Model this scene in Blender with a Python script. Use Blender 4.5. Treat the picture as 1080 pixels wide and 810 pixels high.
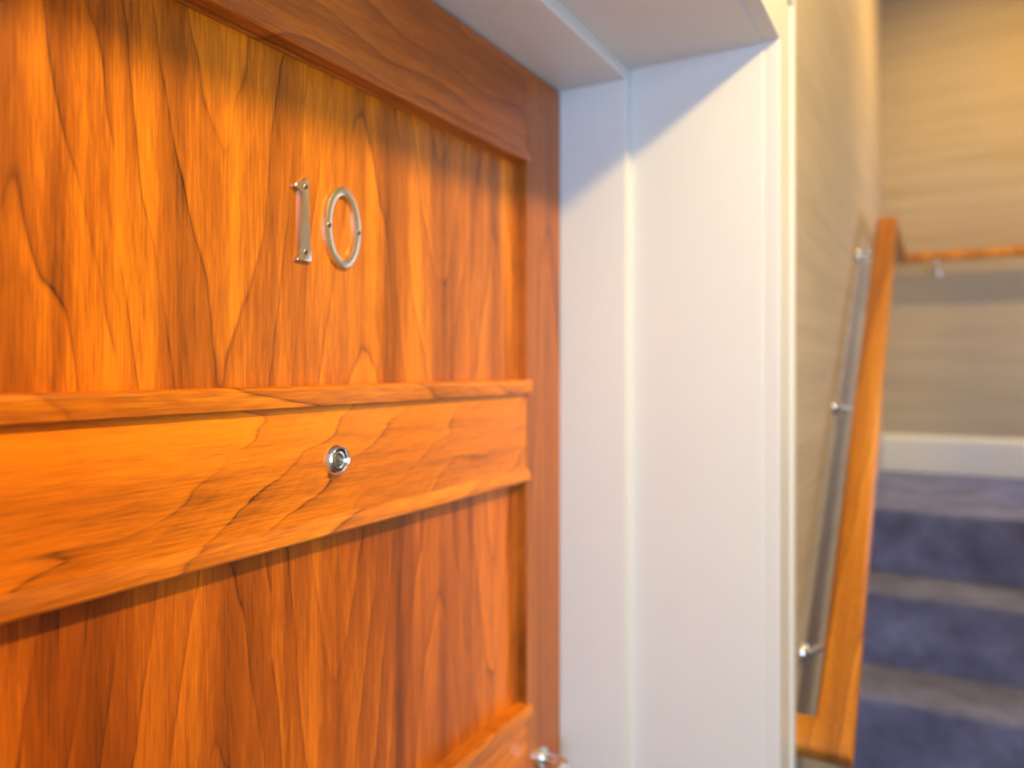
import bpy, bmesh, math, random
from mathutils import Vector, Matrix

for o in list(bpy.data.objects):
    bpy.data.objects.remove(o, do_unlink=True)
S = bpy.context.scene
COL = S.collection
H = 1.655                                   # eye height above the hall floor

# ------------------------------------------------------------------ camera
cd = bpy.data.cameras.new('camera')
cam = bpy.data.objects.new('camera', cd); COL.objects.link(cam)
cam.location = (0, 0, H)
cam.rotation_euler = (math.radians(90), 0, math.radians(29.5))
cd.sensor_width = 36.0
cd.lens = 797.0 / 1080.0 * 36.0
cd.shift_y = -(405.0 - 389.0) / 1080.0
cd.clip_start = 0.01
cd.dof.use_dof = True
cd.dof.focus_distance = 0.61
cd.dof.aperture_fstop = 2.6
S.camera = cam

# ------------------------------------------------------------------ world / exposure
S.view_settings.view_transform = 'Standard'
S.view_settings.look = 'None'
S.view_settings.gamma = 1
S.view_settings.exposure = 0.0
S.view_settings.use_curve_mapping = False
w = bpy.data.worlds.new('world'); S.world = w
w.use_nodes = True
w.node_tree.nodes['Background'].inputs[0].default_value = (0.55, 0.68, 1.0, 1)
w.node_tree.nodes['Background'].inputs[1].default_value = 1.0

# ------------------------------------------------------------------ lights
def area(name, loc, target, sx, sy, power, colour, spread=180, shape='RECTANGLE'):
    l = bpy.data.lights.new(name, 'AREA')
    l.shape = shape; l.size = sx
    if shape in ('RECTANGLE', 'ELLIPSE'): l.size_y = sy
    l.energy = power; l.color = colour; l.spread = math.radians(spread)
    o = bpy.data.objects.new(name, l); COL.objects.link(o)
    o.location = loc
    d = Vector(target) - Vector(loc)
    o.rotation_euler = d.to_track_quat('-Z', 'Y').to_euler()
    return o
WARM = (1.0, 0.70, 0.23)
COOL = (0.38, 0.63, 1.0)
LAMP = (0.73, 0.42, H + 1.04)
STAIR_LAMP = (0.30, 2.60, H + 1.46)
P_LAMP, P_STAIR, P_BACK, P_SIDE, P_HALL = 28.0, 13.5, 80.0, 6.5, 3.0
area('hall_lamp_light', LAMP, (LAMP[0]-0.9, LAMP[1]+0.1, LAMP[2]-0.9), 0.11, 0.11, P_LAMP, WARM, 180, 'DISK')
area('stair_lamp_light', STAIR_LAMP, (STAIR_LAMP[0], STAIR_LAMP[1]+0.15, 0), 0.12, 0.12, P_STAIR, (1.0, 0.62, 0.18), 180, 'DISK')
area('hall_window_daylight', (0.94, -1.22, H + 0.12), (0.0, -1.22, H + 0.12), 0.86, 1.1, P_BACK, COOL, 180)
area('stair_window_daylight', (0.94, 2.86, H + 0.15), (0, 2.70, H + 0.05), 0.60, 0.95, P_SIDE, (0.78, 0.86, 1.0), 180)
area('hall_far_lamp_light', (0.35, -1.4, H + 1.04), (0.3, -1.35, 0), 0.3, 0.3, P_HALL, (1.0, 0.84, 0.66), 180, 'DISK')

# ------------------------------------------------------------------ node helpers
class NT:
    def __init__(s, name):
        s.m = bpy.data.materials.new(name); s.m.use_nodes = True
        s.t = s.m.node_tree
        s.b = s.t.nodes['Principled BSDF']
    def n(s, typ, **k):
        x = s.t.nodes.new(typ)
        for a, v in k.items(): setattr(x, a, v)
        return x
    def link(s, a, b): s.t.links.new(a, b)
    def val(s, sock, v):
        if hasattr(v, 'is_output') or isinstance(v, bpy.types.NodeSocket): s.link(v, sock)
        else: sock.default_value = v
    def math(s, op, a, b=0.0, c=None, clamp=False):
        x = s.n('ShaderNodeMath', operation=op, use_clamp=clamp)
        s.val(x.inputs[0], a); s.val(x.inputs[1], b)
        if c is not None: s.val(x.inputs[2], c)
        return x.outputs[0]
    def vec(s, x, y, z):
        c = s.n('ShaderNodeCombineXYZ')
        s.val(c.inputs[0], x); s.val(c.inputs[1], y); s.val(c.inputs[2], z)
        return c.outputs[0]
    def noise(s, v, scale, detail=2, rough=0.5, dist=0.0):
        x = s.n('ShaderNodeTexNoise'); s.link(v, x.inputs['Vector'])
        x.inputs['Scale'].default_value = scale; x.inputs['Detail'].default_value = detail
        x.inputs['Roughness'].default_value = rough; x.inputs['Distortion'].default_value = dist
        return x.outputs['Fac']
    def ramp(s, f, stops, interp='LINEAR'):
        x = s.n('ShaderNodeValToRGB'); x.color_ramp.interpolation = interp
        e = x.color_ramp.elements
        while len(e) > 1: e.remove(e[-1])
        for i, (p, c) in enumerate(stops):
            if not isinstance(c, (tuple, list)): c = (c, c, c)
            if i == 0: e[0].position = p; k = e[0]
            else: k = e.new(p)
            k.color = (c[0], c[1], c[2], 1)
        s.link(f, x.inputs[0]); return x.outputs[0]
    def mix(s, f, a, b, mode='MIX'):
        x = s.n('ShaderNodeMix', data_type='RGBA', blend_type=mode)
        s.val(x.inputs[0], f)
        s.val(x.inputs[6], a if not isinstance(a, tuple) else (*a[:3], 1)); s.val(x.inputs[7], b if not isinstance(b, tuple) else (*b[:3], 1))
        return x.outputs[2]
    def coords(s):
        tc = s.n('ShaderNodeTexCoord'); sp = s.n('ShaderNodeSeparateXYZ')
        s.link(tc.outputs['Object'], sp.inputs[0])
        return tc.outputs['Object'], sp.outputs[0], sp.outputs[1], sp.outputs[2]
    def bump(s, h, strength, dist):
        x = s.n('ShaderNodeBump'); x.inputs['Strength'].default_value = strength
        x.inputs['Distance'].default_value = dist
        s.link(h, x.inputs['Height']); s.link(x.outputs[0], s.b.inputs['Normal'])
    def done(s, col=None, rough=None, **k):
        if col is not None: s.val(s.b.inputs['Base Color'], col if not isinstance(col, tuple) else (*col[:3], 1))
        if rough is not None: s.val(s.b.inputs['Roughness'], rough)
        for a, v in k.items(): s.b.inputs[a.replace('_', ' ')].default_value = v
        return s.m

def wood(name, across, along, strips, seed=0.0, rings=9.0, curve=55.0, stretch=2.2, warp=0.5,
         bright=(0.88, 0.265, 0.005), mid=(0.52, 0.135, 0.005), dark=(0.085, 0.020, 0.004),
         tone=1.0, rough=0.34, swirl=0.0, line=0.35, streak=1.0, bands=None):
    """Veneer: cathedral growth rings, streaks along the board and fine pores.
    strips = [(end_u, centre_u, phase, dir, tone)] across the boards."""
    N = NT(name)
    _, x, y, z = N.coords()
    ax = {'x': x, 'y': y, 'z': z}
    u, v = ax[across], ax[along]
    other = ax[[k for k in 'xyz' if k not in (across, along)][0]]
    # strip lookup over u in 0..2.5
    un = N.math('DIVIDE', u, 2.5)
    def look(idx, lo, hi):
        st = []; p = 0.0
        for s_ in strips:
            st.append((p, (s_[idx] - lo) / (hi - lo))); p = min(0.999, s_[0] / 2.5)
        r = N.ramp(un, st, 'CONSTANT')
        return N.math('MULTIPLY_ADD', r, hi - lo, lo)
    c = look(1, 0.0, 2.5); ph = look(2, 0.0, 10.0); dr = look(3, -1.0, 1.0); tn = look(4, 0.0, 2.0)
    uo = N.math('ADD', u, ph)
    w1 = N.noise(N.vec(N.math('MULTIPLY', uo, 9.0), N.math('MULTIPLY', v, 2.2), seed), 1.0, 3, 0.55)
    w2 = N.noise(N.vec(N.math('MULTIPLY', uo, 40.0), N.math('MULTIPLY', v, 9.0), seed + 3.3), 1.0, 2, 0.5)
    wv = N.math('ADD', N.math('MULTIPLY', N.math('SUBTRACT', w1, 0.5), warp),
                N.math('MULTIPLY', N.math('SUBTRACT', w2, 0.5), warp * 0.22))
    du = N.math('SUBTRACT', u, c)
    if swirl:
        du = N.math('ADD', du, N.math('MULTIPLY', N.math('SUBTRACT', N.noise(N.vec(N.math('MULTIPLY', u, 3.0), N.math('MULTIPLY', v, 3.5), seed + 8), 1.0, 1), 0.5), swirl))
    a = N.math('POWER', N.math('ABSOLUTE', du), 1.45)
    a = N.math('MULTIPLY', a, curve)
    b = N.math('MULTIPLY', N.math('MULTIPLY', v, stretch), dr)
    q = N.math('ADD', N.math('ADD', a, b), N.math('ADD', wv, ph))
    fr = N.math('FRACT', N.math('MULTIPLY', q, rings / 4.0))
    ring = N.ramp(fr, [(0.0, 0.05), (0.035, 0.50), (0.25, 0.66), (0.62, 0.80), (0.92, 0.95), (0.975, 0.78), (1.0, 0.05)])
    lm = N.noise(N.vec(N.math('MULTIPLY', uo, 25.0), N.math('MULTIPLY', v, 5.0), seed + 12.0), 1.0, 1)
    lm = N.math('MULTIPLY_ADD', N.math('SUBTRACT', lm, 0.40, clamp=True), 4.5, line, clamp=True)
    ring = N.math('ADD', N.math('MULTIPLY', ring, lm), N.math('MULTIPLY', N.math('SUBTRACT', 1.0, lm), 0.74))
    fr2 = N.math('FRACT', N.math('MULTIPLY', q, rings))
    ring2 = N.ramp(fr2, [(0.0, 0.55), (0.2, 0.8), (0.75, 1.0), (1.0, 0.55)])
    st1 = N.noise(N.vec(N.math('MULTIPLY', uo, 70.0), N.math('MULTIPLY', v, 1.8), seed + 1.7), 1.0, 3, 0.6)
    st2 = N.noise(N.vec(N.math('MULTIPLY', uo, 16.0), N.math('MULTIPLY', v, 1.1), seed + 5.1), 1.0, 2, 0.5)
    pores = N.noise(N.vec(N.math('MULTIPLY', uo, 520.0), N.math('MULTIPLY', v, 26.0), N.math('MULTIPLY', other, 300.0)), 1.0, 2, 0.6)
    t = N.math('ADD', N.math('MULTIPLY', ring, 0.54), N.math('MULTIPLY', ring2, 0.14))
    t = N.math('ADD', t, N.math('MULTIPLY', N.math('SUBTRACT', st1, 0.5), 0.62 * streak))
    t = N.math('ADD', t, N.math('MULTIPLY', N.math('SUBTRACT', st2, 0.5), 1.15 * streak))
    t = N.math('ADD', t, N.math('MULTIPLY', N.math('SUBTRACT', pores, 0.5), 0.72))
    t = N.math('MULTIPLY', N.math('ADD', t, 0.09), N.math('MULTIPLY', tn, tone), clamp=True)
    if bands:
        bn = N.math('MULTIPLY', N.ramp(N.math('ADD', un, N.math('MULTIPLY', N.math('SUBTRACT', w1, 0.5), 0.010)), [(a_ / 2.5, m_ / 1.5) for a_, m_ in bands]), 1.5)
        t = N.math('MULTIPLY', t, bn, clamp=True)
    col = N.ramp(t, [(0.0, dark), (0.24, tuple(0.55 * m + 0.3 * d for m, d in zip(mid, dark))), (0.50, mid), (0.85, bright), (1.0, tuple(min(1, q_ * 1.12) for q_ in bright))])
    N.bump(pores, 0.12, 0.0006)
    return N.done(col, rough, Coat_Weight=0.25, Coat_Roughness=0.28, Specular_IOR_Level=0.32)

# panel plane u = y, v = z (metres); the object origin of the door is at (0,0,0)
UP = [(0.33, 0.265, 1.3, 1, 1.02), (0.509, 0.425, 4.1, -1, 1.0), (0.654, 0.60, 7.7, 1, 0.93), (0.80, 0.735, 2.6, -1, 0.98), (2.4, 0.86, 5.9, 1, 1.08)]
LO = [(0.29, 0.25, 6.3, -1, 1.0), (0.470, 0.418, 2.1, 1, 0.94), (0.654, 0.56, 8.7, -1, 0.96), (0.80, 0.735, 3.6, 1, 0.90), (2.4, 0.86, 0.9, -1, 1.05)]
M = {}
M['panel_up'] = wood('walnut_veneer_upper', 'y', 'z', UP, seed=2.0, curve=28.0, stretch=1.7, rings=12, warp=0.55, line=0.25, streak=1.45, tone=0.87,
    bands=[(0.20, 1.1), (0.262, 0.78), (0.275, 1.12), (0.35, 1.15), (0.372, 0.80), (0.385, 1.0), (0.42, 0.82), (0.455, 1.08), (0.495, 1.10), (0.506, 0.72), (0.53, 0.95), (0.56, 1.1), (0.60, 0.85), (0.62, 1.12), (0.650, 0.9), (0.66, 0.8), (0.70, 1.0), (0.78, 0.86), (0.86, 1.05)])
M['panel_lo'] = wood('walnut_veneer_lower', 'y', 'z', LO, seed=9.0, curve=34.0, stretch=2.0, rings=10, warp=0.55, line=0.3, streak=1.35, tone=0.90,
    bands=[(0.20, 1.05), (0.30, 1.0), (0.32, 0.8), (0.36, 1.0), (0.44, 0.86), (0.466, 0.95), (0.474, 0.7), (0.48, 1.1), (0.56, 0.85), (0.585, 1.05), (0.648, 1.05), (0.658, 0.7), (0.67, 1.0), (0.78, 0.85), (0.85, 1.12)],
    bright=(0.74, 0.185, 0.007), mid=(0.42, 0.090, 0.005))
M['rail'] = wood('walnut_rail', 'z', 'y', [(2.4, 1.62, 1.1, 1, 1.02)], seed=4.2, curve=14.0, stretch=2.6, rings=11, warp=0.85, swirl=0.20, line=0.05, streak=1.0,
                 bright=(0.93, 0.255, 0.004), mid=(0.66, 0.165, 0.004))
M['top_rail'] = wood('walnut_top_rail', 'z', 'y', [(2.4, 2.08, 3.1, -1, 0.82)], seed=14.2, curve=30.0, stretch=1.6, rings=6, warp=0.9, swirl=0.25,
                     bright=(0.62, 0.16, 0.014), mid=(0.36, 0.085, 0.008))
M['stile'] = wood('walnut_stile', 'y', 'z', [(2.4, 0.99, 2.2, 1, 0.92)], seed=6.6, curve=20, stretch=0.6, rings=6, warp=0.4,
                  bright=(0.60, 0.17, 0.016), mid=(0.38, 0.10, 0.009))
M['mould'] = wood('walnut_moulding', 'z', 'y', [(2.4, 1.55, 7.2, 1, 1.0)], seed=3.1, curve=20, stretch=3.0, rings=7, warp=0.9)
M['handrail_wood'] = wood('oak_handrail', 'x', 'y', [(2.4, 0.0, 7.2, 1, 1.0)], seed=21.0, curve=30, stretch=1.6, rings=5, warp=0.9,
                          bright=(0.70, 0.27, 0.022), mid=(0.42, 0.14, 0.012), dark=(0.13, 0.035, 0.006), rough=0.4)

def simple(name, col, rough=0.5, metallic=0.0, var=0.04, scale=6.0, **k):
    N = NT(name); obj_, x, y, z = N.coords()
    n = N.noise(obj_, scale, 3)
    c2 = tuple(max(0, c * (1 - var * 2)) for c in col)
    c = N.mix(n, c2, col)
    return N.done(c, rough, Metallic=metallic, **k)
M['paint'] = simple('white_satin_paint', (0.735, 0.735, 0.71), 0.38, var=0.012, scale=14)
M['ceiling'] = simple('ceiling_paint', (0.82, 0.78, 0.72), 0.8)
M['nickel'] = simple('brushed_nickel', (0.78, 0.72, 0.62), 0.25, 1.0, var=0.03, scale=80)
M['screwhead'] = simple('dull_screw_head', (0.34, 0.30, 0.24), 0.35, 1.0)
M['chrome'] = simple('polished_chrome', (0.86, 0.86, 0.87), 0.12, 1.0, var=0.01)
M['black'] = simple('dark_screw', (0.05, 0.04, 0.035), 0.4, 0.8)
M['hallfloor'] = simple('hall_carpet', (0.10, 0.095, 0.13), 0.95, var=0.3, scale=120)
M['glass'] = simple('lens_glass', (0.10, 0.09, 0.07), 0.05, 0.0, Coat_Weight=1.0)
M['black_gap'] = simple('door_gap_rubber', (0.06, 0.03, 0.02), 0.8)

def grasscloth():
    N = NT('grasscloth_wallpaper'); o, x, y, z = N.coords()
    h = N.math('ADD', x, y)
    n1 = N.noise(N.vec(N.math('MULTIPLY', h, 2.0), N.math('MULTIPLY', z, 160.0), 0.0), 1.0, 3, 0.65)
    n2 = N.noise(N.vec(N.math('MULTIPLY', h, 1.2), N.math('MULTIPLY', z, 22.0), 4.0), 1.0, 3, 0.6)
    t = N.math('ADD', N.math('MULTIPLY', n1, 0.5), N.math('MULTIPLY', n2, 0.5))
    c = N.ramp(t, [(0.30, (0.36, 0.30, 0.215)), (0.5, (0.47, 0.395, 0.29)), (0.70, (0.57, 0.485, 0.365))])
    N.bump(n1, 0.2, 0.002)
    return N.done(c, 0.7)
M['wall'] = grasscloth()
def carpet():
    N = NT('blue_grey_carpet'); o, x, y, z = N.coords()
    n1 = N.noise(o, 9.0, 4, 0.65); n2 = N.noise(o, 350.0, 2, 0.6)
    t = N.math('ADD', N.math('MULTIPLY', n1, 0.7), N.math('MULTIPLY', n2, 0.3))
    c = N.ramp(t, [(0.33, (0.085, 0.095, 0.20)), (0.5, (0.16, 0.18, 0.38)), (0.68, (0.26, 0.30, 0.60))])
    N.bump(n2, 0.8, 0.006)
    return N.done(c, 1.0, Specular_IOR_Level=0.1, Sheen_Weight=0.25)
M['carpet'] = carpet()
def emis(name, col, st):
    N = NT(name)
    N.b.inputs['Emission Color'].default_value = (*col, 1); N.b.inputs['Emission Strength'].default_value = st
    return N.done((0.8, 0.8, 0.8), 0.5)
M['glow_warm'] = emis('lamp_diffuser', (1.0, 0.82, 0.55), 6.0)
def glassm():
    N = NT('window_glass')
    return N.done((0.95, 0.97, 1.0), 0.02, Transmission_Weight=1.0, IOR=1.01)
M['pane'] = glassm()

# ------------------------------------------------------------------ mesh helpers
def link(name, bm, mat, parent=None, smooth=False):
    bmesh.ops.recalc_face_normals(bm, faces=bm.faces)
    me = bpy.data.meshes.new(name); bm.to_mesh(me); bm.free()
    if smooth:
        for p in me.polygons: p.use_smooth = True
        try: me.set_sharp_from_angle(angle=math.radians(38))
        except Exception: pass
    me.materials.append(mat)
    o = bpy.data.objects.new(name, me); COL.objects.link(o)
    if parent is not None: o.parent = parent
    return o
def box(lo, hi, bevel=0.0, seg=2):
    bm = bmesh.new()
    bmesh.ops.create_cube(bm, size=1.0)
    for v in bm.verts:
        v.co = Vector([lo[i] if v.co[i] < 0 else hi[i] for i in range(3)])
    if bevel: bmesh.ops.bevel(bm, geom=bm.edges[:], offset=bevel, segments=seg, affect='EDGES', profile=0.6)
    return bm
def join(*bms):
    out = bmesh.new()
    for b in bms:
        me = bpy.data.meshes.new('tmp'); b.to_mesh(me); b.free(); out.from_mesh(me); bpy.data.meshes.remove(me)
    return out
def prism(poly, f, t0, t1, bevel=0.0, seg=2):
    """poly of 2D points placed by f(a, b, t) and extruded from t0 to t1"""
    bm = bmesh.new()
    A = [bm.verts.new(f(a, b, t0)) for a, b in poly]; B = [bm.verts.new(f(a, b, t1)) for a, b in poly]
    bm.faces.new(A); top = bm.faces.new(B[::-1])
    for i in range(len(poly)):
        j = (i + 1) % len(poly); bm.faces.new((A[i], B[i], B[j], A[j]))
    if bevel:
        es = [e for e in bm.edges if e.calc_face_angle(0) > 0.5 and all(v in B for v in e.verts)]
        es = [e for e in bm.edges if all(v in B for v in e.verts)]
        bmesh.ops.bevel(bm, geom=es, offset=bevel, segments=seg, affect='EDGES', profile=0.5)
    return bm
def lathe(profile, origin, axis, n=48):
    """profile [(radius, height)] revolved round axis"""
    bm = bmesh.new(); q = Vector((0, 0, 1)).rotation_difference(Vector(axis).normalized())
    rings = []
    for r, h in profile:
        if r < 1e-6: rings.append([bm.verts.new(Vector(origin) + q @ Vector((0, 0, h)))])
        else: rings.append([bm.verts.new(Vector(origin) + q @ Vector((r * math.cos(2*math.pi*i/n), r * math.sin(2*math.pi*i/n), h))) for i in range(n)])
    for a, b in zip(rings, rings[1:]):
        for i in range(n):
            j = (i + 1) % n
            if len(a) == 1: bm.faces.new((a[0], b[i], b[j]))
            elif len(b) == 1: bm.faces.new((a[i], b[0], a[j]))
            else: bm.faces.new((a[i], b[i], b[j], a[j]))
    if len(rings[0]) > 1: bm.faces.new(rings[0])
    if len(rings[-1]) > 1: bm.faces.new(rings[-1])
    return bm
def tube(pts, r, n=20):
    bm = bmesh.new(); P = [Vector(p) for p in pts]; rings = []
    for i, p in enumerate(P):
        d = (P[min(i+1, len(P)-1)] - P[max(i-1, 0)]).normalized()
        up = Vector((0, 0, 1)) if abs(d.z) < 0.9 else Vector((1, 0, 0))
        a = d.cross(up).normalized(); b = d.cross(a).normalized()
        rr = r[i] if isinstance(r, (list, tuple)) else r
        rings.append([bm.verts.new(p + a*rr*math.cos(2*math.pi*k/n) + b*rr*math.sin(2*math.pi*k/n)) for k in range(n)])
    for A, B in zip(rings, rings[1:]):
        for k in range(n):
            j = (k+1) % n; bm.faces.new((A[k], B[k], B[j], A[j]))
    bm.faces.new(rings[0]); bm.faces.new(rings[-1][::-1])
    return bm
def tag(o, label, cat=None, kind=None, group=None):
    o['label'] = label
    if cat: o['category'] = cat
    if kind: o['kind'] = kind
    if group: o['group'] = group
    return o
def empty(name, loc=(0, 0, 0)):
    o = bpy.data.objects.new(name, None); COL.objects.link(o); o.location = loc
    o.empty_display_size = 0.05
    return o
def child(name, bm, mat, parent, smooth=False):
    o = link(name, bm, mat, parent, smooth)
    o.matrix_parent_inverse = Matrix.Translation(-Vector(world_loc(parent)))
    return o
def world_loc(o):
    return o.location if o.parent is None else Vector((0, 0, 0))

# ------------------------------------------------------------------ the building
WX, WR, YB, YE, CZ = -0.198, 0.95, -2.5, 3.30, H + 1.10
SZ = H + 1.55                                   # stairwell ceiling
DY0, DY1, DX = 0.078, 1.034, -0.50               # door edges along y, door face x
OY = 1.055                                      # outer jamb face
OZ = H + 0.437                                  # outer head face
DZ = H + 0.420                                  # door top
LAND = H - 0.395
T = 0.12

# left wall with the door opening (one mesh of four blocks)
bmw = join(box((WX - 0.45, YB, 0), (WX, DY0 - 0.02, SZ)),
           box((WX - 0.45, OY + 0.02, 0), (WX, YE + T, SZ)),
           box((WX - 0.45, DY0 - 0.02, OZ + 0.02), (WX, OY + 0.02, SZ)))
tag(link('wall_left', bmw, M['wall']), 'beige grasscloth wall on the left, carrying the door recess and the handrail', 'wall', 'structure')
tag(link('wall_back', box((WX - 0.3, YE, 0), (WR + T, YE + T, SZ)), M['wall']), 'beige grasscloth end wall above the carpeted landing', 'wall', 'structure')
# right wall with the stair window
WY0, WY1, WZ0, WZ1 = 2.50, 3.20, H - 0.38, H + 0.68
VY0, VY1, VZ0, VZ1 = -1.70, -0.74, H - 0.48, H + 0.72
bmr = join(box((WR, YB, 0), (WR + T, VY0, SZ)), box((WR, VY1, 0), (WR + T, WY0, SZ)), box((WR, WY1, 0), (WR + T, YE, SZ)),
           box((WR, VY0, 0), (WR + T, VY1, VZ0)), box((WR, VY0, VZ1), (WR + T, VY1, SZ)),
           box((WR, WY0, 0), (WR + T, WY1, WZ0)), box((WR, WY0, WZ1), (WR + T, WY1, SZ)))
tag(link('wall_right', bmr, M['wall']), 'beige grasscloth wall opposite the door, outside the view', 'wall', 'structure')
# unseen nib wall, added to cut off window light and the door's reflection
tag(link('wall_nib_blocker', box((0.508, 1.318, LAND / 7.0 * 2), (WR, 1.42, SZ), 0.001), M['wall']), 'short beige wall end added outside the view to block window light', 'wall', 'structure')
tag(link('wall_front', box((WX - 0.3, YB - T, 0), (WR + T, YB, SZ)), M['wall']), 'beige wall closing the hall behind the viewer', 'wall', 'structure')
tag(link('floor', box((WX - 0.45, YB - T, -0.1), (WR + T, YE + T, 0.0)), M['hallfloor']), 'dark carpeted hall floor', 'floor', 'structure')
tag(link('ceiling', join(box((WX - 0.3, YB - T, CZ), (WR, 1.30, CZ + 0.05)),
                         box((WX - 0.3, YB - T, SZ), (WR + T, YE + T, SZ + 0.1))), M['ceiling']), 'off-white ceiling of the hall and stairwell', 'ceiling', 'structure')
def window(name, lo, hi, axis, label):
    e = empty(name, ((lo[0]+hi[0])/2, (lo[1]+hi[1])/2, lo[2])); tag(e, label, 'window', 'structure')
    f = 0.045; k = 1 if axis == 'x' else 0
    def bx_(a0, a1, z0, z1, dn, df):
        l = [0, 0, z0]; h = [0, 0, z1]
        l[k], h[k] = a0, a1
        l[1-k], h[1-k] = dn, df
        return box(tuple(l), tuple(h), 0.003)
    n0, n1 = lo[1-k], hi[1-k]
    a0, a1 = lo[k], hi[k]
    fr = join(bx_(a0, a0+f, lo[2], hi[2], n0, n1), bx_(a1-f, a1, lo[2], hi[2], n0, n1),
              bx_(a0+f, a1-f, lo[2], lo[2]+f, n0, n1), bx_(a0+f, a1-f, hi[2]-f, hi[2], n0, n1),
              bx_(a0+f, a1-f, (lo[2]+hi[2])/2-0.02, (lo[2]+hi[2])/2+0.02, n0, n1))
    child('window_frame', fr, M['paint'], e)
    mid_ = (n0 + n1) / 2
    child('window_pane', bx_(a0+f, a1-f, lo[2]+f, hi[2]-f, mid_-0.003, mid_+0.003), M['pane'], e)
window('window_1', (WR + 0.06, WY0, WZ0), (WR + 0.10, WY1, WZ1), 'x', 'white framed sash window lighting the stair landing, outside the view')
window('window_2', (WR + 0.06, VY0, VZ0), (WR + 0.10, VY1, VZ1), 'x', 'white framed sash window lighting the hall behind the viewer')

# ------------------------------------------------------------------ door lining, casing
def U_bar(x0, x1, i0, i1, bevel=0.0, yi0=DY0, yi1=DY1, zi=DZ):
    """three bars round the opening with inner faces at distance i0, outer at i1 from the door edge; mitred"""
    bm = bmesh.new()
    pts_in = [(yi0 - i0, 0), (yi0 - i0, zi + i0), (yi1 + i0, zi + i0), (yi1 + i0, 0)]
    pts_out = [(yi0 - i1, 0), (yi0 - i1, zi + i1), (yi1 + i1, zi + i1), (yi1 + i1, 0)]
    v = {}
    for tagx, x in (('a', x0), ('b', x1)):
        for k, P in (('i', pts_in), ('o', pts_out)):
            for n_, (y_, z_) in enumerate(P): v[(tagx, k, n_)] = bm.verts.new((x, y_, z_))
    for n_ in range(3):
        bm.faces.new((v['a','i',n_], v['a','i',n_+1], v['a','o',n_+1], v['a','o',n_]))
        bm.faces.new((v['b','i',n_], v['b','i',n_+1], v['b','o',n_+1], v['b','o',n_]))
        bm.faces.new((v['a','i',n_], v['a','i',n_+1], v['b','i',n_+1], v['b','i',n_]))
        bm.faces.new((v['a','o',n_], v['a','o',n_+1], v['b','o',n_+1], v['b','o',n_]))
    for n_ in (0, 3):
        bm.faces.new((v['a','i',n_], v['b','i',n_], v['b','o',n_], v['a','o',n_]))
    bmesh.ops.recalc_face_normals(bm, faces=bm.faces)
    if bevel:
        es = [e for e in bm.edges if abs(e.verts[0].co.x - e.verts[1].co.x) < 1e-6 and e.is_manifold
              and e.calc_face_angle(0) > 1.0 and abs(max(vv.co.x for vv in e.verts) - max(x0, x1)) < 1e-6]
        bmesh.ops.bevel(bm, geom=es, offset=bevel, segments=3, affect='EDGES', profile=0.5)
    return bm
fr = empty('trim_1', (WX, OY, 0))
tag(fr, 'white painted timber lining and casing around the recessed wooden door', 'door frame', 'structure')
G1 = -0.394                                     # front of the stop section
G2 = -0.2065                                    # bead line near the corner
child('door_stop', U_bar(-0.56, G1, 0.0, 0.021, 0.0035), M['paint'], fr, True)
child('jamb_lining', U_bar(-0.56, G2 - 0.0005, 0.0185, 0.05, 0.0015), M['paint'], fr, True)
child('jamb_bead', U_bar(G2 - 0.0005, -0.185, 0.0215, 0.05, 0.0030), M['paint'], fr, True)
# casing: stepped profile, inner cove and raised outer back band
child('casing', join(U_bar(WX - 0.001, -0.1862, 0.0225, 0.112, 0.0),
                     U_bar(WX - 0.001, -0.1845, 0.028, 0.112, 0.003),
                     U_bar(WX - 0.001, -0.1792, 0.094, 0.117, 0.0045)), M['paint'], fr, True)

# ------------------------------------------------------------------ the door
door = empty('door_1', (DX - 0.02, DY1, 0))
tag(door, 'orange-brown wooden panelled door with the metal number 10 and a peephole', 'door', 'structure')
PX = -0.516                                      # panel face
BK = -0.548
PY0, PY1 = 0.187, 0.925
Z = lambda d: H + d
rails = [(Z(0.288), DZ - 0.003, 'top_rail'), (Z(-0.155), Z(-0.016), 'rail'), (Z(-0.640), Z(-0.467), 'rail'), (0.006, 0.21, 'rail')]
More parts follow.
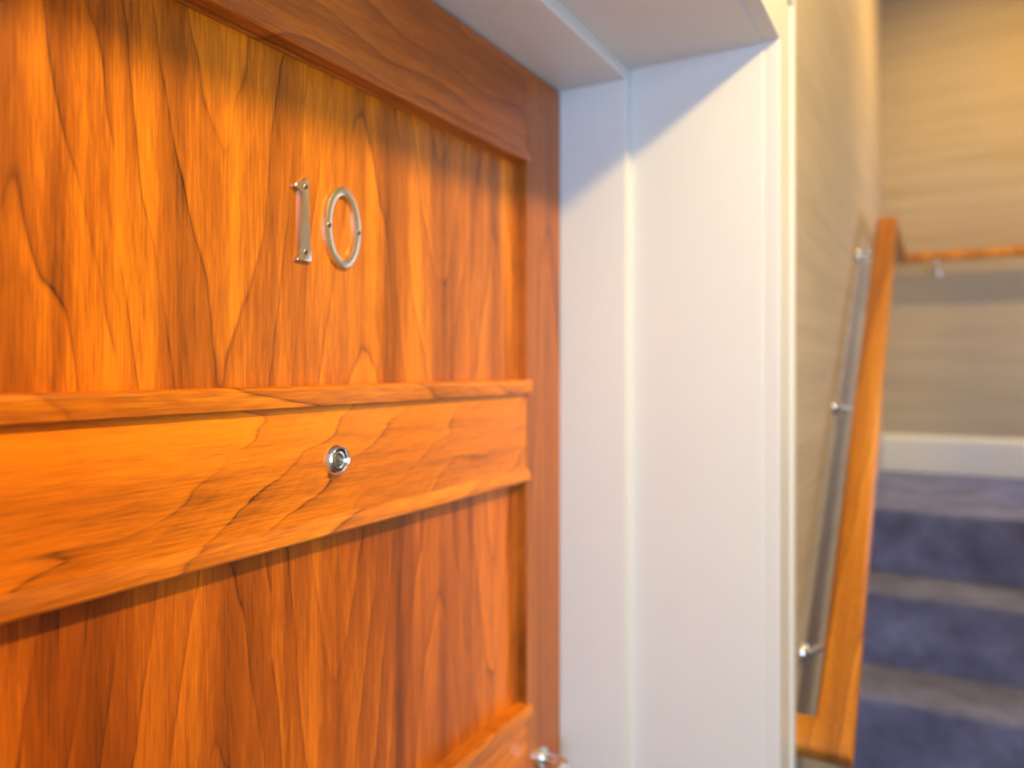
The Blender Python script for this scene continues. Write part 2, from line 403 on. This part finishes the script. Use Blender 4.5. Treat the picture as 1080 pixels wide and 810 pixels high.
# stiles
child('stile', box((BK, PY1, 0.006), (DX, DY1 - 0.002, DZ - 0.003), 0.0012), M['stile'], door)
child('stile', box((BK, DY0 + 0.002, 0.006), (DX, PY0, DZ - 0.003), 0.0012), M['stile'], door)
for z0, z1, mk in rails:
    child('rail', box((BK, PY0, z0), (DX - 0.0002, PY1, z1), 0.001), M[mk], door)
panels = [(Z(-0.016), Z(0.288), 'panel_up'), (Z(-0.467), Z(-0.155), 'panel_lo'), (0.21, Z(-0.640), 'panel_lo')]
def bar(z0, z1, proud, shape):
    """moulding bar along y. shape 'ledge': square with eased lip; 'ogee': sloping, rounded under edge"""
    h = z1 - z0; X = DX + proud
    if shape == 'ledge':
        prof = [(BK + 0.02, z0), (X - 0.001, z0), (X, z0 + 0.001), (X, z1 - 0.004), (X - 0.0012, z1 - 0.0012), (X - 0.004, z1), (BK + 0.02, z1)]
    elif shape == 'under':
        prof = [(BK + 0.02, z0 - 0.0025), (PX + 0.0035, z0 - 0.0025), (PX + 0.0035, z0 + 0.0035), (PX + 0.0065, z0 + 0.0035), (PX + 0.0065, z0 - 0.0005), (PX + 0.0115, z0 - 0.0005), (PX + 0.0115, z0 + 0.003), (PX + 0.0145, z0 + 0.003), (PX + 0.0145, z0), (X - 0.0015, z0), (X, z0 + 0.002), (X - 0.0008, z0 + h*0.35), (X - 0.0028, z0 + h*0.62), (X - 0.0045, z0 + h*0.72), (DX - 0.001, z1), (BK + 0.02, z1)]
    else:
        prof = [(BK + 0.02, z0), (X - 0.001, z0), (X, z0 + 0.002), (X - 0.001, z0 + h*0.6), (DX - 0.001, z1), (BK + 0.02, z1)]
    return prism(prof, lambda a, b, t: (a, t, b), PY0 - 0.004, PY1 + 0.004)
for z0, z1, mk in panels:
    child('panel', box((BK + 0.006, PY0 - 0.002, z0 - 0.002), (PX, PY1 + 0.002, z1 + 0.002)), M[mk], door)
    # moulding below, above and a chamfered bead at each side of the panel
    child('moulding', bar(z0 - 0.0185, z0 + 0.0005, 0.0075, 'ledge'), M['mould'], door)
    child('moulding', bar(z1 - 0.0005, z1 + 0.0185, 0.0055, 'under'), M['mould'] if z1 < H else M['top_rail'], door)
    for ye, s in ((PY1, -1), (PY0, 1)):
        poly = [(PX - 0.001, ye), (PX + 0.0028, ye), (PX + 0.0028, ye + s*0.003), (PX + 0.0003, ye + s*0.0125), (PX - 0.001, ye + s*0.0125)]
        child('moulding', prism(poly, lambda a, b, t: (a, b, t), z0, z1), M['stile'], door)

# door number: the digits are solid metal with eased edges and slotted screws
FX = PX + 0.0045                                 # face of the digits
def digit_screw(y, z, parent, r=0.0021):
    bm = lathe([(r*1.25, -0.0004), (r*1.25, 0.00015), (r, 0.0005), (r*0.5, 0.0007), (0, 0.0007)], (FX, y, z), (1, 0, 0), 20)
    s = child('screw', bm, M['screwhead'], parent, True)
    a = box((FX + 0.0004, y - r*0.8, z - 0.00035), (FX + 0.00085, y + r*0.8, z + 0.00035))
    b = box((FX + 0.0004, y - 0.00035, z - r*0.8), (FX + 0.00085, y + 0.00035, z + r*0.8))
    return s, a, b
def make_digit(name, bm, mat, screws):
    d = child(name, bm, mat, door, True)
    slots = []
    for (y, z) in screws:
        s, a, b = digit_screw(y, z, d); slots += [a, b]
    child('screw_slot', join(*slots), M['black'], d)
    return d
c1y, c1z = 0.5150, Z(0.1385)
hh = 0.0388
one = [(-0.0095, -hh), (0.0098, -hh), (0.0095, -hh+0.003), (0.0068, -hh+0.0085), (0.0055, -hh+0.014), (0.0055, hh-0.004), (0.0042, hh-0.0008), (0.0010, hh), (-0.0020, hh-0.001),
       (-0.0048, hh-0.0058), (-0.0098, hh-0.0078), (-0.0125, hh-0.0076), (-0.0125, hh-0.0105), (-0.0085, hh-0.0125), (-0.0045, hh-0.0120), (-0.0042, hh-0.014),
       (-0.0042, -hh+0.014), (-0.0055, -hh+0.0085), (-0.0092, -hh+0.003)]
bm1 = prism([(c1y + a, c1z + b) for a, b in one], lambda a, b, t: (t, a, b), PX - 0.0002, FX, 0.0015, 3)
d1 = make_digit('number_one', bm1, M['nickel'], [(c1y + 0.0008, c1z + hh - 0.0085), (c1y + 0.0008, c1z - hh + 0.0085)])
d1['label'] = 'metal digit 1 screwed to the upper panel'
c0y, c0z = 0.5680, Z(0.1395)
bm0 = bmesh.new(); n = 72; a_o, b_o, wd = 0.0258, 0.0404, 0.0094
def ell(i, off, x):
    t = 2*math.pi*i/n
    return (x, c0y + (a_o - off)*math.cos(t), c0z + (b_o - off)*math.sin(t))
prof = [(0, PX - 0.0002), (0, FX - 0.0012), (0.0004, FX - 0.0004), (0.0013, FX), (wd - 0.0013, FX), (wd - 0.0004, FX - 0.0004), (wd, FX - 0.0012), (wd, PX - 0.0002)]
R_ = [[bm0.verts.new(ell(i, off, x)) for i in range(n)] for off, x in prof]
for k in range(len(R_)):
    A, B = R_[k], R_[(k+1) % len(R_)]
    for i in range(n):
        j = (i+1) % n; bm0.faces.new((A[i], A[j], B[j], B[i]))
d0 = make_digit('number_zero', bm0, M['nickel'], [(c0y - a_o + wd/2, c0z - 0.001), (c0y + a_o - wd/2, c0z - 0.002)])
d0['label'] = 'metal digit 0 screwed to the upper panel'

# peephole
py, pz = 0.5435, Z(-0.0865)
ph = child('peephole', lathe([(0.0152, -0.001), (0.0152, 0.0010), (0.0146, 0.0022), (0.0126, 0.0058), (0.0120, 0.0063), (0.0113, 0.0063), (0.0108, 0.0058), (0.0104, 0.0028), (0.0088, 0.0022), (0.0084, 0.0042), (0.0077, 0.0047), (0.0068, 0.0047), (0.0062, 0.0040), (0.0059, 0.0022), (0.0, 0.0018)],
           (DX, py, pz), (1, 0, 0), 56), M['chrome'], door, True)
ph['label'] = 'round chrome peephole in the middle rail'
child('groove', lathe([(0.0106, 0.0024), (0.0106, 0.0034), (0.0087, 0.0030), (0.0087, 0.0020)], (DX, py, pz), (1, 0, 0), 40), M['black'], ph, True)
lens = child('lens', lathe([(0.0057, 0.0015), (0.0055, 0.0026), (0.0042, 0.0038), (0.0022, 0.0045), (0, 0.0047)], (DX, py, pz), (1, 0, 0), 32), M['glass'], ph, True)

# lever handle
hz = Z(-0.556)
hy = 0.962
lh = child('lever_handle', lathe([(0.0155, 0.0), (0.0155, 0.005), (0.0140, 0.008), (0.0095, 0.009), (0.0080, 0.011), (0.0078, 0.034), (0.0100, 0.036), (0.0105, 0.046), (0.0090, 0.050), (0, 0.051)], (DX, hy, hz), (1, 0, 0), 40), M['chrome'], door, True)
lh['label'] = 'chrome lever handle on the closing stile'
child('lever', tube([(DX+0.041, hy+0.003, hz-0.001), (DX+0.042, hy-0.01, hz-0.002), (DX+0.043, hy-0.04, hz-0.003), (DX+0.042, hy-0.09, hz-0.003), (DX+0.041, hy-0.115, hz-0.004), (DX+0.039, hy-0.122, hz-0.004)],
     [0.0080, 0.0085, 0.0080, 0.0080, 0.0082, 0.0045]), M['chrome'], lh, True)

# ------------------------------------------------------------------ stairs
SXL, SXR = WX + 0.001, WR - 0.001
ys = [1.06, 1.27, 1.485, 1.70, 1.916, 2.149, 2.378]
st = empty('carpeted_staircase', (0.3, 1.06, 0))
tag(st, 'straight flight of stairs in blue-grey carpet rising to a landing', 'staircase')
rise = LAND / 7.0
for i, y0 in enumerate(ys):
    zt = rise * (i + 1)
    y1 = ys[i+1] if i < 6 else YE - 0.001
    rr = 0.014
    z_lo = rise * i - (0.002 if i else 0)
    pr = [(y0, 0.0 if i == 0 else rise*i - 0.03), (y0, zt - rr)]
    for k in range(1, 7):
        t = math.pi/2*k/6
        pr.append((y0 + rr*0.9*(1 - math.cos(t)), zt - rr + rr*math.sin(t)))
    pr += [(y1 + (0.03 if i < 6 else 0), zt), (y1 + (0.03 if i < 6 else 0), 0.0 if i == 0 else rise*i - 0.03)]
    xr = SXR
    o = child('landing' if i == 6 else 'step', prism(pr, lambda a, b, t: (t, a, b), SXL, xr), M['carpet'], st)
# baseboard on the end wall
prb = [(YE, LAND), (YE - 0.016, LAND), (YE - 0.016, LAND + 0.118), (YE - 0.013, LAND + 0.128), (YE - 0.006, LAND + 0.136), (YE, LAND + 0.140)]
tag(link('baseboard_back', prism(prb, lambda a, b, t: (t, a, b), WX + 0.001, WR - 0.001), M['paint']), 'white baseboard along the end wall of the landing', 'baseboard', 'structure')

# ------------------------------------------------------------------ handrail
RX, RW, RH = -0.132, 0.054, 0.032
slope = 0.764
ang = math.atan(slope)
def zr(y): return H - 0.4875 + slope*(y - 1.235)
zl = H + 0.418
yt = 1.235 + (0.418 + 0.4875)/slope
yb = 1.172
hr = empty('handrail', (WX, yb, zr(yb)))
tag(hr, 'brown timber handrail climbing the left stair wall and turning along the end wall', 'handrail')
def sec(w_, h_):
    r = 0.009; pts = []
    for cx, cy, a0 in ((w_/2-r, h_/2-r, 0), (-w_/2+r, h_/2-r, 90), (-w_/2+r*0.6, -h_/2+r*0.6, 180), (w_/2-r*0.6, -h_/2+r*0.6, 270)):
        q = r if a0 < 180 else r*0.6
        for k in range(5):
            t = math.radians(a0 + 22.5*k); pts.append((cx + q*math.cos(t), cy + q*math.sin(t)))
    return pts
def loft(frames):
    """frames: list of (origin, side, up) with mitre-scaled side vectors"""
    bm = bmesh.new(); S_ = sec(RW, RH); rings = []
    for o_, a_, b_ in frames:
        rings.append([bm.verts.new(Vector(o_) + Vector(a_)*p + Vector(b_)*q) for p, q in S_])
    for A, B in zip(rings, rings[1:]):
        m = len(A)
        for k in range(m):
            j = (k+1) % m; bm.faces.new((A[k], B[k], B[j], A[j]))
    bm.faces.new(rings[0]); bm.faces.new(rings[-1][::-1])
    return bm
nu = Vector((0, -math.sin(ang), math.cos(ang)))       # normal of the inclined rail
du_ = Vector((0, math.cos(ang), math.sin(ang)))
P0 = Vector((RX, yb, zr(yb)))
# inclined rail from its mitred foot to the level part
half = ang/2
bis = Vector((0, -math.sin(half), math.cos(half))) / math.cos(half)
YC = YE - 0.07
child('rail', loft([(P0, Vector((1, 0, 0)) - du_, nu), ((RX, yt, zl), (1, 0, 0), bis), ((RX, YC, zl), (1, -1, 0), (0, 0, 1)), ((WR - 0.02, YC, zl), (0, -1, 0), (0, 0, 1))]), M['handrail_wood'], hr, True)
# foot return: runs to the wall in the plane of the incline
child('wall_return', loft([((WX, yb, zr(yb)) , -du_, nu), (P0, Vector((1, 0, 0)) - du_, nu)]), M['handrail_wood'], hr, True)
def bracket(yw, zw, wall='left', xw=None):
    if wall == 'left':
        c = Vector((WX, yw, zw)); ax = Vector((1, 0, 0)); tgt = Vector((RX - RW/2 + 0.003, yw + 0.004, (zw + zr(yw + 0.004))/2))
    else:
        c = Vector((xw, YE, zw)); ax = Vector((0, -1, 0)); tgt = Vector((xw, YC, zl - RH/2 + 0.002))
    b = child('bracket', lathe([(0.017, -0.001), (0.017, 0.004), (0.015, 0.008), (0.009, 0.012), (0, 0.013)], c, ax, 32), M['chrome'], hr, True)
    e = c + ax*0.010
    if wall == 'left':
        m1 = e*0.6 + tgt*0.4; m2 = e*0.3 + tgt*0.7
    else:
        m1 = c + ax*0.045; m1.z = (c.z*0.9 + tgt.z*0.1)
        m2 = Vector(tgt); m2.z = c.z*0.45 + tgt.z*0.55
    child('bracket_arm', tube([e, m1, m2, tgt], [0.0060, 0.0060, 0.0055, 0.0055], 14), M['chrome'], b, True)
for (yw, zw_) in ((1.317, H - 0.467), (1.749, H - 0.082), (2.286, H + 0.312)):
    bracket(yw, zw_)
bracket(0, H + 0.366, 'back', -0.012)
bracket(0, H + 0.366, 'back', 0.66)

# ------------------------------------------------------------------ lamps (out of the frame, above)
def lamp(loc, label, r=0.075, tilt=(0, 0, -1)):
    e = empty('ceiling_light', loc); tag(e, label, 'light')
    l = Vector(loc)
    child('trim_ring', lathe([(r, 0.0), (r, 0.012), (r*0.9, 0.02), (r*0.78, 0.02), (r*0.76, 0.006), (r*0.76, 0.0)], (l.x, l.y, l.z), (0, 0, -1), 40), M['chrome'], e, True)
    child('diffuser', lathe([(r*0.74, 0.002), (r*0.74, 0.006), (0, 0.008)], (l.x, l.y, l.z), (0, 0, -1), 40), M['glow_warm'], e, True)
lamp((LAMP[0] + 0.02, LAMP[1], CZ), 'round downlight in the hall ceiling opposite the wooden door')
lamp((STAIR_LAMP[0], STAIR_LAMP[1], SZ), 'round downlight above the stair landing')
lamp((0.35, -1.4, CZ), 'round downlight in the hall ceiling behind the viewer')
